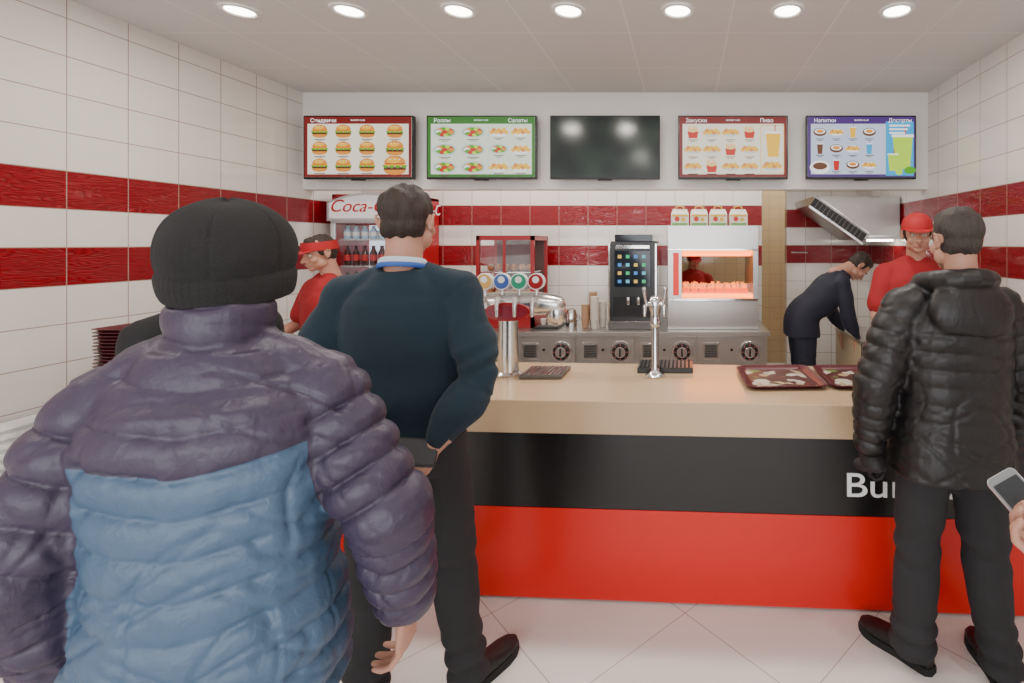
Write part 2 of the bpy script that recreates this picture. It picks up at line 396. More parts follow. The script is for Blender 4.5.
    for sd,sx in(('R',1),('L',-1)):
        fx,fy,fa=feet[sd]; hp=Vector((sx*.088,-.004,.90)); an_=Vector((fx,fy-.01,.085)); kn=hp.lerp(an_,.5)+Vector((0,.018,0)); kn.z=.49
        lo=an_.copy(); lo.z=.050
        a.tube([hp,hp.lerp(kn,.35),hp.lerp(kn,.75),kn,kn.lerp(lo,.35),kn.lerp(lo,.7),lo],[.098+cp*.4,.088+cp*.5,.070+cp*.8,.062+cp*.8,.060+cp,.055+cp*1.1,.056+cp*1.2],22,rnd=False)
    me=fuse(a,p['vox'],3); co,no=getco(me); zz=co[:,2]
    disp=.0065*nz(co,(13,13,6),21)*np.clip((1.0-zz)*2,0,1)+.002*nz(co,(28,28,18),25)+.0075*np.sin(zz*85+2.6*nz(co,(9,9,4),22))*np.exp(-((zz-.13)/.09)**2)+.0055*np.sin(zz*60+2.4*nz(co,(12,12,6),23))*np.exp(-((zz-.50)/.09)**2)
    disp=disp-.008*crease(co,(14,14,20),47,.7,.30)-.007*crease(co,(14,14,18),48,-.7,.30)
    co=co+no*disp[:,None]; co[:,2]=np.maximum(co[:,2],.028)
    setco(me,co*s); me.materials.append(p['m']); link('trousers',me,root)
    # ---- shoes
    for sd in('R','L'):
        fx,fy,fa=feet[sd]; a=Acc(); Rr=[]; n=18
        for y,hw,h in((-.082,.014,.045),(-.075,.030,.070),(-.05,.037,.088),(-.01,.038,.098),(.03,.038,.090),(.07,.041,.070),(.12,.046,.054),(.165,.045,.046),(.20,.034,.040),(.218,.014,.032)):
            q=[]
            for k in range(n):
                an2=2*math.pi*k/n; ca,sa=math.cos(an2),math.sin(an2); q.append(Vector((hw*math.copysign(abs(ca)**.75,ca),y,.012+h/2+h/2*math.copysign(abs(sa)**.8,sa))))
            Rr.append(q)
        a.rings(Rr,0)
        pts=[(-.088,.018),(-.07,.036),(-.02,.040),(.04,.040),(.09,.046),(.14,.051),(.18,.046),(.21,.030),(.226,.012)]
        ol=[Vector((w,y,0)) for y,w in pts]+[Vector((-w,y,0)) for y,w in reversed(pts)]
        a.rings([[v for v in ol],[v+Vector((0,0,.018)) for v in ol],[Vector((v.x*.93,v.y*.985,.026)) for v in ol]],1)
        o=a.obj('shoe_'+('right' if sd=='R' else 'left'),[SHOE,SOLE],root)
        o.matrix_local=S@Matrix.Translation((fx,fy,0))@Matrix.Rotation(rad(fa),4,'Z')
    # ---- head
    tr,nd,off=head
    HM=S@BM@Matrix.Translation(Vector((0,.012,1.63))+Vector(off))@Matrix.Rotation(rad(tr),4,'Z')@Matrix.Rotation(rad(-nd),4,'X')
    hm=hair or HAIRD
    head_parts(root,HM,hm,s)
    if hat!='beanie':
        o=link('hair',get_hair(hairk,hm),root); o.matrix_local=HM
    if hat in('cap','visor'):
        b=Acc(); Rr=[]
        if hat=='cap':
            for z,f in((.028,1.0),(.045,1.01),(.07,.97),(.095,.86),(.115,.68),(.128,.42),(.134,.12)):
                Rr.append([Vector((.090*f*math.cos(2*math.pi*k/32),-.010+.106*f*math.sin(2*math.pi*k/32),z)) for k in range(32)])
            b.rings(Rr,0); b.ell((0,-.01,.135),(.008,.008,.005))
        else:
            for z,f in((.026,.99),(.024,1.01),(.055,1.02),(.082,1.0),(.082,.97),(.030,.96)):
                Rr.append([Vector((.090*f*math.cos(2*math.pi*k/32),-.010+.106*f*math.sin(2*math.pi*k/32),z+.008*math.sin(2*math.pi*k/32))) for k in range(32)])
            b.rings(Rr,0,cap=False)
        top_=[];bot=[]
        for k in range(17):
            an2=math.pi*(k/16); x=.078*math.cos(an2); y=.055+.115*math.sin(an2)**.8; zz=.038-.014*math.sin(an2)-.16*abs(x)**2
            top_.append((x,y,zz)); bot.append((x*1.0,y,zz-.004))
        inn=[(.078*math.cos(math.pi*k/16),.050,.040-.16*(.078*math.cos(math.pi*k/16))**2) for k in range(17)]
        vs=top_+bot+inn+[(x,y,z-.004) for x,y,z in inn]; fs=[]
        for k in range(16): fs+=[(k,k+1,34+k+1,34+k),(17+k,51+k,51+k+1,17+k+1),(k,17+k,17+k+1,k+1)]
        b.add(vs,fs,0)
        o=b.obj('cap' if hat=='cap' else 'sun_visor',[CAPRED],root); o.matrix_local=HM
    if hat=='beanie':
        b=Acc(); Rr=[]; n=216
        prof=[(-.086,.082),(-.096,.090),(-.100,.097),(-.097,.103),(-.084,.108),(-.066,.1105),(-.050,.1110),(-.043,.1095),(-.040,.1060),(-.036,.1075),(-.022,.1105),(.00,.1120),(.022,.1100),(.044,.1040),(.062,.095),(.078,.082),(.091,.066),(.101,.047),(.108,.028),(.111,.012),(.1115,.003)]
        for i,(z,r) in enumerate(prof):
            q=[]
            for k in range(n):
                an2=2*math.pi*k/n; rr=r*(1+.012*math.sin(2*an2+z*18)+.008*math.sin(5*an2-z*40))
                if z>-.038:
                    dd=abs(((an2+math.pi/6+.3)%(math.pi/3))-math.pi/6); rr*=1-.030*math.exp(-(dd/.028)**2)
                rr*=1+.004*math.cos(an2*54)*(1 if z<-.04 else .4)
                q.append(Vector((rr*math.cos(an2),rr*1.07*math.sin(an2),z+.005*math.sin(2*an2+1))))
            Rr.append(q)
        b.rings(Rr,0); o=b.obj('beanie',[t['hatm']],root)
        o.matrix_local=HM@Matrix.Translation((0,-.012,.012))@Matrix.Rotation(rad(9),4,'X')
        sb=o.modifiers.new('s','SUBSURF'); sb.levels=1; sb.render_levels=1
    if extra: extra(root,S,BM,HM)
    return root
# ------------------------------------------------------------------ ROOM
XL,XR,YB,YR,ZC=-3.24,2.06,6.8,-2.6,2.9
tl=tile_mat('wall_tiles_side',1,-.01); tb=tile_mat('wall_tiles_back',0,.1)
beige=tile_mat('beige_tiles',0,0,False,(.50,.38,.22),.15,.15)
def bobj(name,boxes,mats,bevel=0):
    a=Acc()
    for b in boxes: a.bx(*b[:6],b[6] if len(b)>6 else 0)
    return a.obj(name,mats,smooth=False,bevel=bevel)
bobj('floor',[(XL-.1,XR+.1,YR-.1,YB+.1,-.1,0)],[floor_mat()])
bobj('ceiling',[(XL-.1,XR+.1,YR-.1,YB+.1,ZC,ZC+.1)],[ceil_mat()])
bobj('wall_left',[(XL-.12,XL,YR,YB,0,ZC)],[tl]); bobj('wall_right',[(XR,XR+.12,YR,YB,0,ZC)],[tl])
bobj('wall_back',[(XL,-.12,5.0,5.12,0,ZC),(-.12,.62,5.0,5.12,0,1.2),(-.12,.62,5.0,5.12,1.58,ZC),(.62,.77,5.0,5.12,0,ZC)],[tb])
bobj('wall_kitchen',[(1.14,XR,5.6,5.72,0,ZC)],[tb])
bobj('wall_kitchen_far',[(XL,XR,YB,YB+.12,0,ZC)],[beige])
bobj('wall_header',[(XL,XR,4.24,4.36,2.08,ZC)],[WHITE])
bobj('wall_rear',[(XL,XR,YR-.12,YR,0,.25),(XL,XR,YR-.12,YR,2.6,ZC),(XL,-3.0,YR-.12,YR,.25,2.6),(1.85,XR,YR-.12,YR,.25,2.6)],[WHITE])
bobj('window_1',[(-3.0,1.85,YR-.08,YR-.02,.25,.31),(-3.0,1.85,YR-.08,YR-.02,2.54,2.6)]+[(x,x+.06,YR-.08,YR-.02,.31,2.54) for x in(-3.0,-1.8,-.6,.6,1.79)],[WHITE])
# downlights
em=mat('lamp_glow',(1,.93,.82),.4,es=14,ec=(1,.93,.82)); ring=mat('lamp_ring',(.75,.73,.70),.3)
def lamp(x,y,pw=9):
    a=Acc(); n=32
    R=[[Vector((x+r*math.cos(2*math.pi*k/n),y+r*math.sin(2*math.pi*k/n),z)) for k in range(n)] for z,r in((ZC-.001,.092),(ZC-.010,.088),(ZC-.012,.073),(ZC-.006,.066))]
    a.rings(R,0,cap=False)
    a.add([Vector((x+.067*math.cos(2*math.pi*k/n),y+.067*math.sin(2*math.pi*k/n),ZC-.005)) for k in range(n)],[tuple(range(n))[::-1]],1)
    a.obj('downlight',[ring,em],recalc=False)
    l=D.lights.new('downlight_lamp','AREA'); l.shape='DISK'; l.size=.13; l.energy=pw; l.color=(1,.94,.86)
    o=D.objects.new('downlight_lamp',l); COL.objects.link(o); o.location=(x,y,ZC-.02)
for k in range(-4,3): lamp(-.04+.6*k,2.74)
for k in(-4,-1,2): lamp(-.04+.6*k,.94,pw=10)
def area(name,loc,rot,sx,sy,pw,col):
    l=D.lights.new(name,'AREA'); l.shape='RECTANGLE'; l.size=sx; l.size_y=sy; l.energy=pw; l.color=col
    o=D.objects.new(name,l); COL.objects.link(o); o.location=loc; o.rotation_euler=rot
area('window_daylight',(-.6,YR+.05,1.5),(rad(90),0,0),4.6,2.2,150,(.97,.985,1.0))
area('kitchen_tube_light',(-.8,4.72,2.82),(0,0,0),3.6,.3,44,(1,.96,.90))  # added fill lamp over the kitchen, no fixture modelled
area('kitchen_fill_light_b',(1.2,6.2,2.82),(0,0,0),1.4,.3,20,(1,.93,.82))  # bare area lamp added over the far kitchen, without a fixture
w=D.worlds.new('World'); C.scene.world=w; w.use_nodes=True
w.node_tree.nodes['Background'].inputs[0].default_value=(.92,.96,1,1); w.node_tree.nodes['Background'].inputs[1].default_value=.9
# ------------------------------------------------------------------ radiator
a=Acc(); X0=XL+.012; a.bx(X0+.02,X0+.11,1.1,2.5,.14,.76,0)
for i in range(14): a.bx(X0+.105,X0+.125,1.1,2.5,.16+i*.043,.185+i*.043,0)
a.bx(X0+.01,X0+.125,1.09,2.51,.76,.775,0); a.bx(X0,X0+.02,1.3,1.35,.3,.6,0); a.bx(X0,X0+.02,2.2,2.25,.3,.6,0)
a.cyl((X0+.06,1.2,0),(X0+.06,1.2,.15),.012); a.cyl((X0+.06,2.4,0),(X0+.06,2.4,.15),.012)
a.obj('radiator',[mat('radiator_enamel',(.82,.82,.81),.3)],bevel=.004)
# ------------------------------------------------------------------ service counter
cr=rad(-3.06); cnt=empty('service_counter',(0,2.24,0),cr)
LX0,LX1=-2.87,2.0
blk=mat('black_laminate',(.006,.005,.005),.28); redl=mat('red_laminate',(.62,.009,.005),.3); wd=wood_mat()
a=Acc(); a.bx(LX0,LX1,-.04,.66,.77,.92,0); a.obj('countertop',[wd],cnt,False,.006)
a=Acc(); a.bx(LX0+.02,LX1,0,.02,.42,.77,0); a.obj('front_panel_black',[blk],cnt,False)
a=Acc(); a.bx(LX0+.02,LX1,-.004,.02,.012,.42,0); a.obj('front_panel_red',[redl],cnt,False)
a=Acc(); a.bx(LX0+.02,LX1,.02,.60,.0,.77,0); 
for k in range(6): a.bx(LX0+.06+k*.8,LX0+.82+k*.8,.60,.612,.08,.72,1)
a.obj('carcass',[WHITE,mat('grey_cupboard_door',(.45,.44,.43),.4)],cnt,False)
wl=mat('white_letters',(.85,.85,.85),.4)
tx=text('lettering','Burger Club',.150,wl,cnt,(.70,-.002,.508),(math.pi/2,0,0),.004); tx.scale=(1.24,1,1)
# ------------------------------------------------------------------ screens
pal={}
def E(name,c,s=1.0):
    if name not in pal: pal[name]=mat('screen_'+name,(0,0,0),.4,es=s,ec=c)
    return pal[name]
SC=[mat('tv_bezel',(.006,.006,.006),.25),E('cream',(.95,.86,.70),1.15),E('darkred',(.22,.008,.008)),E('green',(.03,.20,.015)),E('purple',(.085,.03,.21)),
    E('bun',(.85,.30,.03),1.1),E('patty',(.12,.02,.006)),E('lettuce',(.10,.45,.01)),E('cheese',(1,.55,.01),1.2),E('tomato',(.70,.015,.006)),
    E('white',(.95,.95,.95),1.3),E('fry',(.95,.50,.03),1.2),E('skyblue',(.03,.42,.80),1.1),E('text',(.08,.04,.03)),E('dish',(.60,.66,.66),1.2),E('lime',(.55,.85,.05),1.1),E('brown',(.16,.05,.015)),E('palegreen',(.76,.84,.66),1.2),E('paleblue',(.62,.70,.85),1.1)]
BZ,CR,DR,GN,PU,BUN,PAT,LET,CHE,TOM,WH,FRY,SKY,TXT,DISH,LIME,BRN,PG,PB=range(19)
def tv(X,content,blank=False):
    W,Hh,Y=.905,.525,4.115; z0=2.412
    r=empty('menu_screen',(X,Y,z0)); a=Acc(); a.bx(-W/2,W/2,0,.045,-Hh/2,Hh/2,0); a.bx(-.22,.22,.045,.120,-.12,.12,0)
    a.bx(-.06,.06,-.002,.01,-Hh/2-.012,-Hh/2,0); a.obj('housing',[SC[0]],r,False,.004)
    if blank:
        m,nt,b=newmat('screen_off_painted_reflection'); b.inputs['Base Color'].default_value=(.010,.014,.014,1); b.inputs['Roughness'].default_value=.16
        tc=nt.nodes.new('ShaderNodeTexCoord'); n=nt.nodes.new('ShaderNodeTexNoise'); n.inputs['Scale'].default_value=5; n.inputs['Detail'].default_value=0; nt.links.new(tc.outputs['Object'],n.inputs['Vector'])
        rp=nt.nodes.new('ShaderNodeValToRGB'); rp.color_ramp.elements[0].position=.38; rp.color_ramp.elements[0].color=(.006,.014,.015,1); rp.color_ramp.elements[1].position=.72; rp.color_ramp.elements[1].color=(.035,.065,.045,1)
        nt.links.new(n.outputs[0],rp.inputs[0]); nt.links.new(rp.outputs[0],b.inputs['Emission Color']); b.inputs['Emission Strength'].default_value=.45  # dim green emission blotches paint blurred reflections on the dark screen
        a=Acc(); a.bx(-W/2+.012,W/2-.012,-.002,0,-Hh/2+.018,Hh/2-.012,0); a.obj('panel',[m],r,False); return
    a=Acc(); a.bx(-W/2+.012,W/2-.012,-.002,0,-Hh/2+.018,Hh/2-.012,{1:CR,2:PG,4:CR,5:PB}[content])
    lay=[-.0025]
    def poly(pts,mi):
        lay[0]-=.00002; a.add([Vector((x,lay[0],z)) for x,z in pts],[tuple(range(len(pts)))],mi)
    def el(cx,cz,rx,rz,mi,a0=0,a1=360,n=16): poly([(cx+rx*math.cos(rad(a0+(a1-a0)*k/n)),cz+rz*math.sin(rad(a0+(a1-a0)*k/n))) for k in range(n if a1-a0==360 else n+1)],mi)
    def rc(x0,x1,zz0,zz1,mi): poly([(x0,zz0),(x1,zz0),(x1,zz1),(x0,zz1)],mi)
    def burger(cx,cz,q):
        el(cx,cz-.55*q,.95*q,.35*q,BUN,180,360); rc(cx-.95*q,cx+.95*q,cz-.56*q,cz-.44*q,BUN); rc(cx-1.0*q,cx+1.0*q,cz-.45*q,cz-.2*q,PAT)
        poly([(cx-q*1.1,cz-.02*q)]+[(cx-q*1.1+q*2.2*k/8,cz-(.34 if k%2 else .12)*q) for k in range(9)]+[(cx+q*1.1,cz-.02*q)],LET)
        rc(cx-.95*q,cx+.95*q,cz-.06*q,cz+.04*q,CHE); rc(cx-.9*q,cx+.9*q,cz+.02*q,cz+.14*q,TOM); el(cx,cz+.12*q,.98*q,.68*q,BUN,0,180); el(cx-.1*q,cz+.38*q,.6*q,.26*q,FRY)
        for sx in(-.4,0,.4): el(cx+sx*q,cz+.5*q,.07*q,.04*q,WH)
    def label(cx,cz,w=.05,mi=TXT):
        rc(cx-w,cx+w,cz,cz+.006,mi); rc(cx-w*.6,cx+w*.5,cz-.011,cz-.006,mi)
    def roll(cx,cz,q):
        el(cx,cz,1.3*q,.68*q,DISH); el(cx,cz,1.05*q,.5*q,LET)
        for k in range(11):
            an=k*.62; el(cx+math.cos(an)*.68*q,cz+math.sin(an)*.32*q,.30*q,.20*q,(LET,TOM,LIME,LET,BUN,WH)[k%6])
        el(cx,cz,.3*q,.2*q,TOM)
    def nug(cx,cz,q,dish=DISH):
        el(cx,cz-.1*q,1.3*q,.6*q,dish)
        for k in range(7): el(cx+(k-3)*.32*q,cz+(.18 if k%2 else -.12)*q,.33*q,.28*q,(FRY,BUN,CHE)[k%3])
    def fries(cx,cz,q):
        for k in range(7): rc(cx+(k-3)*.2*q-.07*q,cx+(k-3)*.2*q+.07*q,cz-.2*q,cz+(.7+.25*math.sin(k*2.1))*q,FRY)
        poly([(cx-.6*q,cz-.9*q),(cx+.6*q,cz-.9*q),(cx+.8*q,cz+.1*q),(cx,cz-.08*q),(cx-.8*q,cz+.1*q)],TOM)
    def cup(cx,cz,q,mi):
        poly([(cx-.4*q,cz-q),(cx+.4*q,cz-q),(cx+.55*q,cz+.8*q),(cx-.55*q,cz+.8*q)],mi); rc(cx-.6*q,cx+.6*q,cz+.75*q,cz+.9*q,WH); rc(cx+.1*q,cx+.18*q,cz+.9*q,cz+1.4*q,TOM)
    x0,x1,zb,zt=-W/2+.012,W/2-.012,-Hh/2+.018,Hh/2-.012
    edge={1:DR,2:GN,4:DR,5:PU}[content]
    rc(x0,x1,zt-.058,zt,edge); rc(x0,x0+.026,zb,zt,edge); rc(x1-.024,x1,zb,zt,edge); rc(x0,x1,zb,zb+.022,edge)
    if content==1:
        for i in range(4):
            for j in range(3):
                q=.064 if i<3 else (.066,.072,.092)[j]
                cx,cz=-.315+i*.195+(.035 if i==3 else 0),.135-j*.140
                burger(cx,cz,q)
                if j<2 or i<3: label(cx,cz-.074,.045)
        T=['Сэндвичи','']
    elif content==2:
        rc(.055,.060,zb+.03,zt-.07,DISH)
        for i in range(2):
            for j in range(3): roll(-.30+i*.235,.125-j*.145,.078); label(-.30+i*.235,.125-j*.145-.066)
        for i in range(2):
            for j in range(3): (roll if j==1 and i==0 else lambda x,z,q: nug(x,z,q,WH))(.145+i*.18,.13-j*.145,.062); label(.145+i*.18,.13-j*.145-.058,.04)
        T=['Роллы','Салаты']
    elif content==4:
        for i in range(4):
            for j in range(3):
                cx,cz=-.33+i*.155,.125-j*.140
                (nug if (i+j)%3 else fries)(cx,cz,.057); label(cx,cz-.068,.04)
        rc(.225,.42,zb+.03,zt-.07,FRY); rc(.23,.415,zb+.035,zt-.075,CR); cup(.33,.03,.11,CHE); nug(.32,-.15,.065)
        T=['Закуски','Пиво']
    else:
        for i in range(4):
            for j in range(3):
                cx,cz=-.34+i*.135,.125-j*.135
                if (i*2+j)%3==0: el(cx,cz,.055,.034,BRN); el(cx,cz+.006,.044,.022,WH); el(cx,cz+.006,.03,.014,BUN)
                elif (i*2+j)%3==1: cup(cx,cz,.046,(BRN,TOM,CHE,SKY)[i]); 
                else: nug(cx,cz,.046,WH)
                label(cx,cz-.060,.035)
        el(-.34,-.165,.085,.055,WH); el(-.34,-.155,.06,.03,BRN)
        rc(.20,x1-.01,zb+.01,zt-.04,SKY); cup(.34,-.03,.15,LIME); cup(.26,-.12,.075,LIME); el(.40,-.19,.05,.03,LET); el(.31,-.2,.03,.03,LIME)
        for k in range(3): rc(.23,.40-k*.02,.17-k*.03,.185-k*.03,WH)
        T=['Напитки','Десерты']
    a.obj('panel',SC,r,False,recalc=False)
    text('menu_title',T[0],.045,SC[WH],r,(x0+.05,-.006,zt-.046),ext=.0004)
    text('menu_brand','BURGER CLUB',.018,SC[WH],r,(0,-.006,zt-.035),ext=.0004,align='CENTER')
    if T[1]: text('menu_title_b',T[1],.045,SC[WH],r,(x1-.22,-.006,zt-.046),ext=.0004)
for X,c in((-2.69,1),(-1.676,2),(-.659,0),(.395,4),(1.45,5)): tv(X,c,blank=(c==0))
# ------------------------------------------------------------------ refrigerator
fr=empty('beverage_refrigerator',(-2.80,4.46,0)); redf=mat('fridge_red',(.36,.008,.012),.25); silv=mat('silver_trim',(.62,.62,.63),.3,.6); inner=mat('fridge_inside_glow',(.75,.78,.80),.5,es=1.1,ec=(.75,.88,1))  # inner back panel emits, in place of the fridge's interior lighting
a=Acc(); a.bx(-.35,-.32,.0,.52,.02,2.06,0); a.bx(.32,.35,.0,.52,.02,2.06,0); a.bx(-.32,.32,.49,.52,.02,2.06,0); a.bx(-.35,.35,0,.52,2.03,2.06,0); a.bx(-.32,.32,0,.49,.02,.25,0)
a.bx(-.315,.315,.47,.488,.25,1.8,1)
for z in(.30,.58,.86,1.14,1.42,1.66): a.bx(-.315,.315,.05,.47,z-.012,z,2)
a.bx(-.35,.35,-.02,.0,1.80,1.83,2)
for x in(-.35,.31): a.bx(x,x+.04,-.02,0,.22,1.80,2)
a.bx(.27,.285,-.05,-.03,.8,1.3,2)
a.obj('cabinet',[redf,inner,silv],fr,False,.004)
a=Acc(); R=[]
for y in(-.05,.02):
    q=[]
    for k in range(25):
        u=-1+k/12; q.append(Vector((.36*u,y,1.98+.09*(1-u*u))))
    q+= [Vector((.36,y,1.82)),Vector((-.36,y,1.82))]
    R.append(q)
a.rings(R,0); R2=[[Vector((v.x*.94,-.054 if i==0 else -.05,1.945+(v.z-1.945)*.82)) for v in R[i]] for i in(0,1)]
a.rings(R2,1); a.obj('sign',[silv,mat('sign_white',(.75,.72,.72),.4,es=.25)],fr)
text('sign_script','Coca-Cola',.155,mat('sign_red',(.5,.006,.012),.4),fr,(0,-.058,1.90),align='CENTER',shear=.35)
text('side_script','Coca-Cola',.15,WHITE,fr,(.352,.06,1.90),(math.pi/2,0,math.pi/2),shear=.35)
a=Acc(); BC=[mat('bottle_cola',(.03,.008,.005),.1),mat('bottle_orange',(.7,.2,.02),.15),mat('bottle_water',(.3,.5,.7),.1),mat('bottle_green',(.05,.3,.08),.1),mat('label_red',(.5,.015,.015),.5),mat('label_white',(.7,.7,.7),.5)]
for zi,z in enumerate((.30,.58,.86,1.14,1.42,1.66)):
    hh=.22 if zi<4 else (.18 if zi==4 else .12)
    for xi in range(8):
        for yi in(0,1):
            x=-.275+xi*.079; y=.10+yi*.12; cm=((0,0,0,1),(3,2,0,1),(0,0,1,0),(0,0,3,2),(0,0,0,0),(2,2,2,0))[zi][xi//2]; r=.030
            a.lathe((x,y,z),[(0,r*.9),(.005,r),(hh*.62,r),(hh*.8,r*.5),(hh*.93,r*.38),(hh*.94,r*.45),(hh,r*.42)],12,cm)
            a.lathe((x,y,z),[(hh*.25,r*1.03),(hh*.55,r*1.03)],12,5 if cm==2 else 4)
a.obj('bottles',BC,fr)
a=Acc(); a.bx(-.31,.31,-.012,-.008,.22,1.80,0); a.obj('door_glass',[GLASS],fr,False)
# ------------------------------------------------------------------ back counter with built-in dials
bc=empty('back_counter',(0,0,0)); a=Acc(); a.bx(-2.25,.70,4.25,4.95,.10,.84,0); a.bx(-2.27,.72,4.21,4.97,.84,.875,0); a.bx(-2.2,.66,4.32,4.9,0,.10,2)
mods=[(-1.42,-.93),(-.91,-.43),(-.41,.09),(.11,.66)]
for x0,x1 in mods:
    a.bx(x0,x1,4.235,4.25,.56,.83,0); a.bx(x0+.01,x1-.01,4.24,4.252,.14,.54,0); a.cyl((x0+.1,4.215,.5),(x1-.1,4.215,.5),.008,mi=1)
    a.bx(x0+.04,x0+.18,4.228,4.236,.64,.78,1); a.bx(x0+.055,x0+.165,4.224,4.229,.655,.765,3)
    for k in range(5): a.box((x0+.11,4.222,.67+.02*k),(.09,.004,.006),2)
    cx=x1-.115
    a.cyl((cx,4.236,.705),(cx,4.220,.705),.092,.088,32,1); a.cyl((cx,4.222,.705),(cx,4.208,.705),.072,.070,32,2); a.cyl((cx,4.21,.705),(cx,4.19,.705),.050,.044,24,1); a.bx(cx-.006,cx+.006,4.18,4.19,.67,.74,2)
    for k in range(8): a.box((cx+.060*math.cos(k*math.pi/4),4.206,.705+.060*math.sin(k*math.pi/4)),(.010,.004,.010),4)
    a.cyl((cx-.15,4.236,.72),(cx-.15,4.225,.72),.012,.012,12,2)
a.obj('cabinet_fronts',[STEEL,CHROME,BLACK,DSTEEL,mat('dial_mark',(.6,.15,.12),.5)],bc,True,.003)
# ------------------------------------------------------------------ red display case
a=Acc(); x0,x1,y0,y1,z0,z1=-1.84,-1.33,4.4,4.85,.877,1.69
for x in(x0,x1-.03):
    for y in(y0,y1-.03): a.bx(x,x+.03,y,y+.03,z0,z1,0)
a.bx(x0,x1,y0,y1,z0,z0+.10,0); a.bx(x0,x1,y0,y1,z1-.04,z1,0); a.bx(x0+.03,x1-.03,y1-.03,y1-.01,z0+.1,z1-.04,3)
for z in(1.14,1.36): a.bx(x0+.03,x1-.03,y0+.02,y1-.04,z,z+.008,1)
a.bx(x0+.235,x0+.26,y0,y0+.015,z0+.1,z1-.04,0)
for z in(1.148,1.368,.98):
    for k in range(6): a.ell((x0+.08+k*.07,y0+.14,z+.035),(.03,.05,.035),2,12)
a.bx(x0+.03,x1-.03,y0+.002,y0+.006,z0+.1,z1-.04,4)
a.obj('pastry_display_case',[REDP,CHROME,mat('pastry',(.35,.16,.06),.6),mat('case_back',(.10,.05,.045),.5),GLASS],None,False)
# ------------------------------------------------------------------ coffee machine
a=Acc(); x0,x1,y0,y1=-.665,-.25,4.36,4.80
a.bx(x0,x1,y0+.10,y1,.877,1.64,0); a.bx(x0,x1,y0,y0+.12,1.15,1.62,0); a.bx(x0,x1,y0-.02,y0+.12,.877,.935,1)
a.bx(x0+.02,x1-.02,y0-.015,y0+.10,.935,.943,2); a.bx(x0-.004,x0+.012,y0-.005,y1,.88,1.62,2); a.bx(x1-.012,x1+.004,y0-.005,y1,.88,1.62,2)
a.bx(x0+.05,x1-.05,y0-.006,y0,1.24,1.56,3)
for i in range(4):
    for j in range(4): a.bx(x0+.080+i*.07,x0+.112+i*.07,y0-.010,y0-.005,1.275+j*.072,1.305+j*.072,(4,5,6,7)[(i*3+j*2)%4])
a.tube([(-.50,y0+.05,1.15),(-.50,y0+.05,1.09)],.02,12,2); a.tube([(-.41,y0+.05,1.15),(-.41,y0+.05,1.09)],.02,12,2)
a.bx(x0+.04,x1-.04,y0+.08,y1-.05,1.64,1.70,3)
a.bx(x0+.06,x1-.06,y0-.008,y0,1.575,1.605,2)
a.obj('coffee_machine',[BLACK,DSTEEL,CHROME,mat('touch_panel',(.01,.015,.025),.1),E('sblue',(.05,.25,.6),1.2),E('sgreen',(.05,.5,.2),1.2),E('syel',(.8,.5,.1),1.2),E('scyan',(.15,.5,.6),1.2)],None,True,.006)
# paper cups
kraft=mat('paper_cup',(.40,.24,.14),.8); wcup=mat('paper_cup_white',(.60,.54,.48),.7)
for i,(x,y,hh,m) in enumerate(((-.88,4.42,.20,kraft),(-.79,4.37,.27,wcup),(-.83,4.52,.30,kraft),(-.735,4.46,.22,wcup))):
    a=Acc(); prof=[(0,.027),(.002,.028)]; z=.0
    while z<hh: prof+=[(z+.075 if z==0 else z+.02,.036),(z+.079 if z==0 else z+.023,.039),(z+.08 if z==0 else z+.024,.035)]; z+=.08 if z==0 else .025
    a.lathe((x,y,.877),prof,20); a.obj('stack_of_paper_cups',[m])
a=Acc(); a.bx(-1.31,-1.10,4.33,4.62,.877,.895,0); a.bx(-1.295,-1.115,4.35,4.60,.895,.90,1)
for k in range(3): a.lathe((-1.26+k*.06,4.45,.90),[(0,.02),(.05,.028),(.052,.025)],12,2)
a.obj('condiment_tray',[BLACK,DSTEEL,wcup],None,True)
a=Acc(); a.lathe((-1.02,4.5,.877),[(0,.05),(.10,.055),(.15,.04),(.16,.02)],20,0); a.tube([(-.968,4.5,.98),(-.95,4.5,.97),(-.95,4.5,.93),(-.968,4.5,.92)],.006,8,0); a.obj('milk_jug',[CHROME])
# ------------------------------------------------------------------ heated holding cabinet
hc=empty('heated_holding_cabinet',(0,0,0)); a=Acc(); x0,x1,y0,y1=-.148,.635,4.33,4.92
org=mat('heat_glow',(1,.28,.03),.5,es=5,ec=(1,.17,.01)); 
a.bx(x0,x1,y0,y1,.877,1.15,0); a.bx(x0,x1,y0,y1,1.56,1.775,0); a.bx(x0,x0+.12,y0,y1,1.15,1.56,0); a.bx(x1-.045,x1,y0,y1,1.15,1.56,0)
a.bx(x0+.045,x0+.095,y0-.006,y0,1.17,1.54,1); a.bx(x0+.12,x1-.045,y0+.05,y0+.08,1.53,1.56,2); a.bx(x0+.12,x1-.045,y0+.1,y1,1.15,1.19,0)
a.bx(x0+.02,x1-.02,y0-.004,y0,.90,1.12,0); a.bx(x0+.01,x1-.01,y0-.05,y0,1.125,1.15,3)
a.bx(x0+.12,x1-.045,y0+.40,y0+.44,1.19,1.24,0)
a.bx(x0+.12,x1-.045,y0+.03,y0+.05,1.15,1.18,2)
a.cyl((x0+.12,y0+.10,1.52),(x1-.05,y0+.10,1.52),.012,mi=2); a.bx(x0,x1,y0-.01,y0,1.56,1.575,3)
a.obj('housing',[STEEL,mat('red_light_strip',(.5,.02,.01),.4,es=.7,ec=(.9,.015,.008)),org,CHROME],hc,False,.003)
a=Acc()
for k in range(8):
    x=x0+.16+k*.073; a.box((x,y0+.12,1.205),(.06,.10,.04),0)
    for j in range(10): a.box((x+random.uniform(-.025,.025),y0+.12+random.uniform(-.04,.04),1.235+random.uniform(-.01,.02)),(.008,.008,.06),1,Matrix.Rotation(random.uniform(-.6,.6),3,'Y')@Matrix.Rotation(random.uniform(-.4,.4),3,'X'))
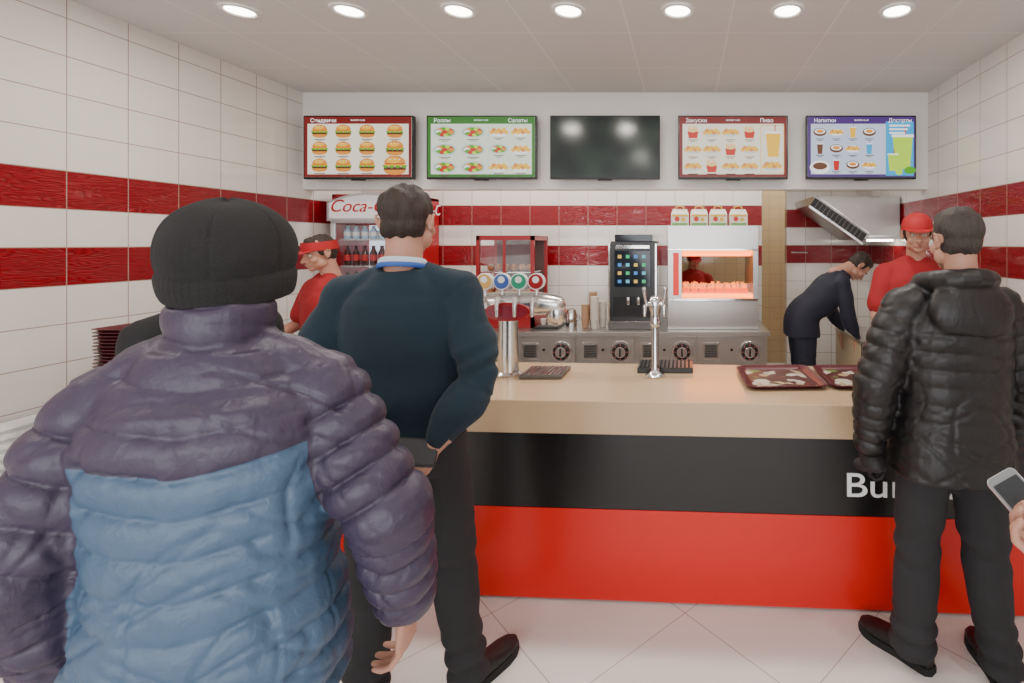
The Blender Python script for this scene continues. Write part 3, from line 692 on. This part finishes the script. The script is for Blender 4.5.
a.obj('fries_cartons',[mat('glowing_carton',(.8,.12,.02),.5,es=.9,ec=(1,.08,.005)),mat('fries',(.9,.35,.05),.5,es=1.1,ec=(1,.24,.015))],hc,False)  # the heater's orange light is put into the carton and fries emission
l=D.lights.new('heat_lamp','AREA'); l.shape='RECTANGLE'; l.size=.55; l.size_y=.1; l.energy=6; l.color=(1,.26,.03); o=D.objects.new('heat_lamp',l); COL.objects.link(o); o.location=(.27,4.5,1.50); o.parent=hc
# gable boxes
GB=[mat('box_white',(.74,.70,.60),.6),mat('box_yellow',(.70,.45,.06),.6),mat('box_green',(.15,.38,.09),.6),mat('box_red',(.55,.03,.02),.6)]
for i,x in enumerate((-.045,.125,.295,.475)):
    a=Acc(); w,d,h=.078,.05,.100; y=4.47; z=1.777
    a.bx(x-w,x+w,y-d,y+d,z,z+h,0)
    a.add([(x-w,y-d,z+h),(x+w,y-d,z+h),(x+w,y+d,z+h),(x-w,y+d,z+h),(x-w*.8,y,z+h+.050),(x+w*.8,y,z+h+.050)],[(0,1,5,4),(2,3,4,5),(1,2,5),(3,0,4)],0)
    a.tube([(x-.035,y,z+h+.04),(x-.032,y,z+h+.07),(x,y,z+h+.08),(x+.032,y,z+h+.07),(x+.035,y,z+h+.04)],.006,8,1)
    a.bx(x-w+.01,x+w-.01,y-d-.002,y-d,z+.005,z+.025,2); a.bx(x-w+.01,x+w-.01,y-d-.002,y-d,z+h-.018,z+h,1)
    a.cyl((x-.025,y-d,z+.06),(x-.025,y-d-.003,z+.06),.022,.022,16,3); a.cyl((x+.03,y-d,z+.055),(x+.03,y-d-.003,z+.055),.018,.018,16,1)
    a.obj('gable_meal_box',GB,None,False)
# ------------------------------------------------------------------ soda dispenser on counter
sd=empty('soda_dispenser_tower',(-.875,2.66,.921)); a=Acc()
a.lathe((-.065,0,0),[(0,.070),(.008,.072),(.02,.056),(.30,.050),(.32,.052)],28,0,.8)
a.tube([(-.22,0,.375),(-.10,0,.38),(.10,0,.38),(.19,0,.375)],[.055,.064,.062,.050],24,0,True)
a.ell((.19,0,.33),(.055,.05,.07),0,20)
R=[]
for y in(-.078,-.050):
    R.append([Vector((-.045+.118*math.cos(2*math.pi*k/32),y,.345+.048*math.sin(2*math.pi*k/32))) for k in range(32)])
a.rings(R,1)
R=[[Vector((-.045+.104*math.cos(2*math.pi*k/32),y,.345+.036*math.sin(2*math.pi*k/32))) for k in range(32)] for y in(-.082,-.07)]
a.rings(R,2)
cols=[3,4,5,1]
for i,x in enumerate((-.175,-.085,.005,.095)):
    a.cyl((x,-.03,.42),(x,-.03,.46),.010,.010,12,0)
    a.cyl((x,-.045,.50),(x,-.020,.50),.044,.044,28,6); a.cyl((x,-.049,.50),(x,-.045,.50),.038,.038,28,cols[i]); a.cyl((x,-.051,.51),(x,-.049,.51),.018,.018,16,6)
    a.tube([(x,-.05,.41),(x,-.100,.41),(x,-.110,.38),(x,-.110,.33)],[.013,.013,.012,.009],12,0)
a.obj('tower',[mat('satin_chrome',(.72,.71,.70),.22,1),REDP,mat('oval_dark_red',(.22,.01,.03),.3),mat('badge_gold',(.6,.35,.05),.3),mat('badge_blue',(.02,.08,.35),.3),mat('badge_green',(.02,.28,.15),.3),mat('badge_white',(.75,.75,.75),.3)],sd)
a=Acc(); a.bx(.02,.24,-.09,.12,0,.018,0)
for k in range(9): a.bx(.03+k*.023,.04+k*.023,-.08,.11,.018,.022,1)
a.obj('drip_tray',[DSTEEL,CHROME],sd,False,.003)
# beer tap
bt=empty('draft_tap_tower',(-.157,2.63,.921)); a=Acc()
a.lathe((0,0,0),[(0,.050),(.006,.052),(.014,.040),(.03,.024),(.05,.020),(.26,.019),(.27,.028),(.285,.03),(.30,.024),(.33,.024),(.36,.034),(.40,.034),(.415,.026),(.425,.012)],28,0)
for sx in(-1,1):
    a.tube([(0,-.01,.38),(sx*.035,-.03,.385),(sx*.05,-.06,.375),(sx*.05,-.065,.33)],[.013,.012,.011,.008],12,0)
    a.tube([(sx*.045,-.035,.39),(sx*.052,-.04,.43),(sx*.055,-.045,.465)],[.006,.007,.011],12,0)
a.obj('column',[CHROME],bt)
a=Acc(); a.bx(-.10,.20,.06,.24,0,.030,0)
for k in range(13): a.bx(-.09+k*.022,-.080+k*.022,.065,.235,.030,.036,1)
a.obj('drip_tray',[BLACK,mat('matte_black_grid',(.008,.008,.008),.8)],bt,False,.003)
# trays
traym=mat('maroon_tray',(.085,.008,.014),.35)
def liner_mat():
    m,nt,b=newmat('printed_liner'); tc=nt.nodes.new('ShaderNodeTexCoord'); v=nt.nodes.new('ShaderNodeTexVoronoi'); v.inputs['Scale'].default_value=22; nt.links.new(tc.outputs['Object'],v.inputs['Vector'])
    r=nt.nodes.new('ShaderNodeValToRGB'); r.color_ramp.interpolation='CONSTANT'; e=r.color_ramp.elements; e[0].color=(.06,.012,.012,1); e[1].position=.42; e[1].color=(.10,.03,.02,1)
    for p_,c_ in((.55,(.40,.28,.16,1)),(.64,(.12,.2,.04,1)),(.72,(.10,.012,.012,1)),(.84,(.50,.45,.38,1))): x=e.new(p_); x.color=c_
    s=nt.nodes.new('ShaderNodeSeparateColor'); nt.links.new(v.outputs['Color'],s.inputs[0]); nt.links.new(s.outputs[0],r.inputs[0]); nt.links.new(r.outputs[0],b.inputs['Base Color']); b.inputs['Roughness'].default_value=.4; return m
LIN=liner_mat()
def rr(hx,hy,r,z,n=6):
    q=[]
    for cx,cy,a0 in((hx-r,hy-r,0),(-hx+r,hy-r,90),(-hx+r,-hy+r,180),(hx-r,-hy+r,270)):
        for k in range(n+1): an=rad(a0+90*k/n); q.append(Vector((cx+r*math.cos(an),cy+r*math.sin(an),z)))
    return q
def tray(a,c,z,liner=True,hx=.20,hy=.21):
    R=[rr(hx-.03,hy-.03,.03,z),rr(hx-.012,hy-.012,.04,z+.016),rr(hx,hy,.05,z+.018),rr(hx,hy,.05,z+.021),rr(hx-.014,hy-.014,.04,z+.019),rr(hx-.032,hy-.032,.03,z+.004)]
    for q in R:
        for v in q: v.x+=c[0]; v.y+=c[1]
    a.rings(R,0)
    if liner:
        q=[rr(hx-.045,hy-.045,.01,z+.0045),rr(hx-.045,hy-.045,.01,z+.006)]
        for w_ in q:
            for v in w_: v.x+=c[0]; v.y+=c[1]
        a.rings(q,1)
for x,y,r in((.485,2.58,2),(.90,2.58,-1),(1.38,2.55,0)):
    a=Acc(); tray(a,(0,0),0); a.obj('serving_tray',[traym,LIN],loc=(x,y,.922),rot=(0,0,rad(r)))
a=Acc()
for k in range(17): tray(a,(random.uniform(-.004,.004),random.uniform(-.004,.004)),k*.0165,False,.18,.20)
a.obj('stack_of_trays',[traym],loc=(-2.695,2.60,.922))
a=Acc(); a.bx(-.13,.13,-.10,.12,0,.05,0); a.box((0,.04,.20),(.30,.03,.22),0,Matrix.Rotation(rad(-15),3,'X')); a.cyl((0,.04,.05),(0,.05,.14),.03); a.obj('cash_register_terminal',[BLACK],loc=(1.80,2.50,.922),rot=(0,0,rad(185)),bevel=.004)
# ------------------------------------------------------------------ kitchen hood + prep table
a=Acc(); 
def prism(a,prof,y0,y1,mi):
    n=len(prof); a.rings([[Vector((x,y0,z)) for x,z in prof],[Vector((x,y1,z)) for x,z in prof]],mi)
prism(a,[(1.22,2.07),(1.24,2.00),(1.72,1.66),(2.04,1.66),(2.04,2.07)],4.75,5.55,0)
sl=Matrix.Rotation(math.atan2(.34,.48),3,'Y')
a.box((1.455,4.742,1.845),(.60,.01,.085),1,sl)
for k in range(12): a.box((1.25+.037*k,4.736,1.992-.0262*k),(.008,.008,.075),3,sl)
a.box((1.43,4.74,1.795),(.62,.02,.02),2,sl); a.box((1.49,4.74,1.895),(.62,.02,.014),2,sl); a.bx(1.75,2.03,4.742,4.75,1.68,1.70,2)
a.bx(1.78,2.0,4.8,4.9,1.64,1.66,4)
a.obj('exhaust_hood',[STEEL,BLACK,CHROME,DSTEEL,em])
a=Acc(); a.bx(1.42,2.04,4.05,4.75,.80,.83,0); a.bx(1.44,2.02,4.08,4.73,.30,.32,0)
for x in(1.45,2.0):
    for y in(4.09,4.70): a.bx(x-.02,x+.02,y-.02,y+.02,0,.80,0)
a.bx(1.425,1.44,4.07,4.73,.35,.80,1); a.obj('steel_prep_table',[STEEL,mat('cream_panel',(.5,.40,.26),.5)],None,False,.003)
a=Acc(); a.bx(1.66,1.96,4.12,4.42,.831,.86,0); 
for k in range(3): a.lathe((1.72+k*.09,4.2,.86),[(0,.03),(.05,.036),(.052,.03)],14,1)
a.obj('condiment_caddy',[wcup,mat('sauce',(.6,.35,.08),.4)],None,True)
a=Acc(); a.cyl((1.18,5.55,1.52),(1.36,5.55,1.52),.008); 
for x in(1.20,1.34): a.cyl((x,5.598,1.52),(x,5.55,1.52),.008)
a.obj('towel_rail',[CHROME])
# ------------------------------------------------------------------ PEOPLE
def twotone():
    m,nt,b=newmat('puffer_nylon_two_tone')
    tc=nt.nodes.new('ShaderNodeTexCoord'); s=nt.nodes.new('ShaderNodeSeparateXYZ'); nt.links.new(tc.outputs['Object'],s.inputs[0])
    at=nt.nodes.new('ShaderNodeAttribute'); at.attribute_name='armw'
    t=mth(nt,'SUBTRACT',s.outputs[2],mth(nt,'MULTIPLY',mth(nt,'ABSOLUTE',s.outputs[0]),.16))
    low=mth(nt,'LESS_THAN',t,1.215); body=mth(nt,'LESS_THAN',at.outputs['Fac'],.72)
    k=mth(nt,'MULTIPLY',low,body)
    n=nt.nodes.new('ShaderNodeTexNoise'); n.inputs['Scale'].default_value=7; n.inputs['Detail'].default_value=5; nt.links.new(tc.outputs['Object'],n.inputs['Vector'])
    pu=mixc(nt,n.outputs[0],(.034,.025,.050),(.048,.036,.068)); bl=mixc(nt,n.outputs[0],(.046,.088,.150),(.064,.116,.190))
    nt.links.new(mixc(nt,k,pu,bl),b.inputs['Base Color']); b.inputs['Roughness'].default_value=.44; b.inputs['Specular IOR Level'].default_value=.45
    mp=nt.nodes.new('ShaderNodeMapping'); mp.inputs['Scale'].default_value=(60,60,45); nt.links.new(tc.outputs['Object'],mp.inputs[0])
    n2=nt.nodes.new('ShaderNodeTexNoise'); n2.inputs['Scale'].default_value=1; n2.inputs['Detail'].default_value=4; n2.inputs['Distortion'].default_value=.8; nt.links.new(mp.outputs[0],n2.inputs['Vector'])
    bp=nt.nodes.new('ShaderNodeBump'); bp.inputs['Strength'].default_value=.35; bp.inputs['Distance'].default_value=.006; nt.links.new(n2.outputs[0],bp.inputs['Height']); nt.links.new(bp.outputs[0],b.inputs['Normal'])
    return m
jeans=mat('dark_jeans',(.014,.016,.026),.85,bump=(250,.3,.001)); greyt=mat('charcoal_trousers',(.016,.0155,.018),.85,bump=(300,.3,.001),var=.2)
navy=mat('navy_suit',(.008,.010,.024),.75,bump=(300,.2,.001)); blackn=mat('black_nylon',(.0085,.0072,.0076),.46,bump=((60,60,35),.45,.005))
blackc=mat('black_cloth',(.006,.006,.007),.8); knitm=mat('teal_knit',(.007,.0215,.035),.95,bump=((420,420,300),.6,.002),sheen=.05,var=.2)
wool=mat('charcoal_wool',(.0145,.0135,.014),.95,bump=(420,1.0,.006),var=.4); glove=mat('dark_glove',(.012,.009,.011),.7)
# 1 foreground customer
person('customer_in_puffer_jacket',(-.920,1.0,0),19,1.70,
  top=dict(m=twotone(),name='puffer_jacket',kind='puffer',c=.036,hem=.74,vox=.0052,pitch=.074,amp=.0160,chev=.16,phase=1.251-.074*4,yoke=1.27,wr=1.0,top=1.46,collar=(.084,1.42,1.550),sw=.168,shz=1.350,hatm=wool,sm=3),
  pants=dict(m=jeans,c=.02),
  R=dict(E=(.308,-.05,1.09),W=(.320,.05,.835),dir=(-.05,.15,-1),back=(1,-.3,0),curl=1.25),L=dict(E=(-.272,-.07,1.08),W=(-.262,.06,.84),curl=1.25),
  head=(-4,6,(0,.02,.005)),hat='beanie')
# 2 man in sweater
def lanyard(root,S,BM,HM):
    a=Acc()
    def ringt(r,z,rr_,tilt,mi,fl):
        q=[]
        for k in range(29):
            an=2*math.pi*k/28; q.append((r*math.cos(an),-.026+r*1.0*math.sin(an),z-tilt*math.sin(an)))
        a.tube(q,rr_,10,mi,False,fl)
    ringt(.064,1.492,.009,.012,0,1.6); ringt(.071,1.480,.006,.014,1,1.5)
    a.tube([(.06,.04,1.45),(.05,.12,1.38),(.02,.155,1.25),(0,.16,1.12)],.005,8,1); a.tube([(-.06,.04,1.45),(-.05,.12,1.38),(-.02,.155,1.25),(0,.16,1.12)],.005,8,1)
    o=a.obj('shirt_collar_and_lanyard',[mat('shirt_collar',(.50,.58,.68),.7),mat('lanyard_blue',(.03,.10,.38),.6)],root); o.matrix_local=S
    a=Acc(); a.box((0,0,0),(.12,.08,.010),0); a.box((0,0,.007),(.11,.07,.004),1); o=a.obj('tablet_folder',[BLACK,mat('folder_cover',(.03,.03,.035),.6)],root,False,.002); o.matrix_local=S@Matrix.Translation((.115,-.235,.945))@Matrix.Rotation(rad(55),4,'X')@Matrix.Rotation(rad(25),4,'Y')
person('customer_in_sweater',(-.975,1.75,0),8,1.82,
  top=dict(m=knitm,name='sweater',kind='knit',c=.017,hem=.93,vox=.0075,belly=.03,top=1.475,sw=.172,shz=1.385),
  pants=dict(m=greyt,c=.014),
  R=dict(E=(.268,-.10,1.13),W=(.170,-.190,.970),dir=(-.70,-.25,-.55),back=(.3,-1,0),curl=1.2),L=dict(E=(-.250,-.11,1.13),W=(-.03,-.205,.975),dir=(.9,-.05,-.35),back=(0,-1,-.2),curl=1.4),
  feet=dict(R=(.195,.03,-32),L=(-.13,.0,18)),head=(-5,-2,(0,.0,.0)),hairk=2,extra=lanyard)
# 3 man in hooded jacket
def capinhand(root,S,BM,HM):
    a=Acc(); a.ell((-.27,.035,.80),(.055,.06,.035),0,18,Matrix.Rotation(.5,3,'Y')); a.ell((-.29,.07,.77),(.04,.05,.02),0,14,Matrix.Rotation(-.3,3,'X')); me=fuse(a,.006,2); co,no=getco(me); co=co+no*(.006*nz(co,(60,60,60),3))[:,None]; setco(me,co)
    me.materials.append(glove); o=link('knit_cap_in_hand',me,root); o.matrix_local=S
person('customer_in_hooded_jacket',(.985,1.86,0),2,1.75,
  top=dict(m=blackn,name='hooded_jacket',kind='puffer',c=.035,hem=.785,vox=.0070,pitch=.062,amp=.0115,chev=0,wr=.85,top=1.46,hood=True,collar=(.085,1.42,1.50),sw=.180,shz=1.375),
  pants=dict(m=greyt,c=.022),
  R=dict(E=(.275,-.05,1.11),W=(.265,.06,.865),curl=1.3),L=dict(E=(-.290,-.03,1.11),W=(-.285,.04,.880),curl=2.0,glove=glove),
  feet=dict(R=(.18,-.02,-6),L=(-.10,.09,36)),head=(4,0,(.03,.0,.0)),hair=HAIRG,hairk=3,extra=capinhand)
# 4 customer in black coat (mostly hidden behind the man with the beanie)
person('customer_in_black_coat',(-1.835,1.92,0),60,1.64,top=dict(m=blackc,name='coat',c=.022,hem=.75,vox=.012,collar=(.078,1.42,1.50)),pants=dict(m=greyt,c=.015),hairk=1,
  R=dict(E=(.22,-.02,1.12),W=(.21,.04,.88)),L=dict(E=(-.22,-.02,1.12),W=(-.21,.04,.88)))
# 5 customer holding phone (mostly outside the picture)
def phone(root,S,BM,HM):
    ax=Vector((-.04,.11,.07)).normalized(); nrm=Vector((-.42,-.52,.75)); nrm=(nrm-ax*nrm.dot(ax)).normalized(); sdv=ax.cross(nrm)
    M=Matrix.Identity(4)
    for i,v in enumerate((sdv,ax,nrm)):
        for j in range(3): M[j][i]=v[j]
    M.translation=Vector((.646,.950,1.125))
    a=Acc(); R=[rr(.031,.064,.010,z) for z in(-.0045,.0035)]; a.rings(R,0); R=[rr(.029,.062,.009,z) for z in(.0036,.0046)]; a.rings(R,1); R=[rr(.026,.048,.002,z) for z in(.0046,.005)]; a.rings(R,2)
    o=a.obj('phone',[mat('phone_edge',(.55,.55,.56),.3,.6),mat('phone_face',(.20,.20,.21),.35),mat('phone_screen',(.03,.033,.036),.12)],root,False); C.view_layer.update(); o.matrix_local=root.matrix_world.inverted()@M
person('customer_with_phone',(1.06,.62,0),30,1.72,top=dict(m=blackc,name='coat',c=.025,hem=.80,vox=.012),pants=dict(m=jeans,c=.015),
  L=dict(E=(-.24,.12,1.13),W=(-.198,.340,1.088),dir=(-.35,.90,.10),back=(.25,.1,-1),curl=1.5),hairk=2,extra=phone)
# 6 cashiers
person('cashier',(-2.36,3.28,0),150,1.67,top=dict(m=SHIRTRED,c=.014,hem=.90,short=True),pants=dict(m=blackc),hat='visor',head=(0,12,(0,.02,0)),
  R=dict(E=(.24,.06,1.13),W=(.16,.28,1.06),curl=1),L=dict(E=(-.24,.06,1.13),W=(-.16,.28,1.06),curl=1))
person('cashier',(1.47,3.18,0),168,1.80,top=dict(m=SHIRTRED,c=.014,hem=.90,short=True),pants=dict(m=blackc),hat='cap',head=(-5,4,(0,.01,0)),
  R=dict(E=(.24,.06,1.13),W=(.16,.28,1.04),curl=1),L=dict(E=(-.24,.06,1.13),W=(-.16,.28,1.04),curl=1))
person('cook',(.10,5.75,0),185,1.55,top=dict(m=SHIRTRED,c=.014,hem=.90,short=True,vox=.013),pants=dict(m=blackc),hat='cap',head=(10,20,(0,.02,0)),
  R=dict(E=(.24,.08,1.13),W=(.14,.28,1.10),curl=1),L=dict(E=(-.24,.08,1.13),W=(-.14,.28,1.10),curl=1))
# 7 man in suit bending over the prep table
person('man_in_suit',(1.02,4.36,0),-88,1.76,top=dict(m=navy,name='suit_jacket',c=.016,hem=.82,vox=.010,collar=(.074,1.42,1.50)),pants=dict(m=navy,c=.014),lean=42,
  R=dict(E=(.22,.20,1.20),W=(.18,.40,1.09),curl=1),L=dict(E=(-.22,.20,1.20),W=(-.18,.40,1.09),curl=1),head=(0,18,(0,.03,-.01)),hairk=3)
# ------------------------------------------------------------------ camera
cam=D.cameras.new('camera'); co_=D.objects.new('camera',cam); COL.objects.link(co_); co_.location=(0,0,1.62); co_.rotation_euler=(math.pi/2,0,0)
cam.sensor_width=36; cam.lens=500/1024*36; cam.shift_x=-173/1024; cam.shift_y=-98/1024; cam.clip_start=.05
C.scene.camera=co_
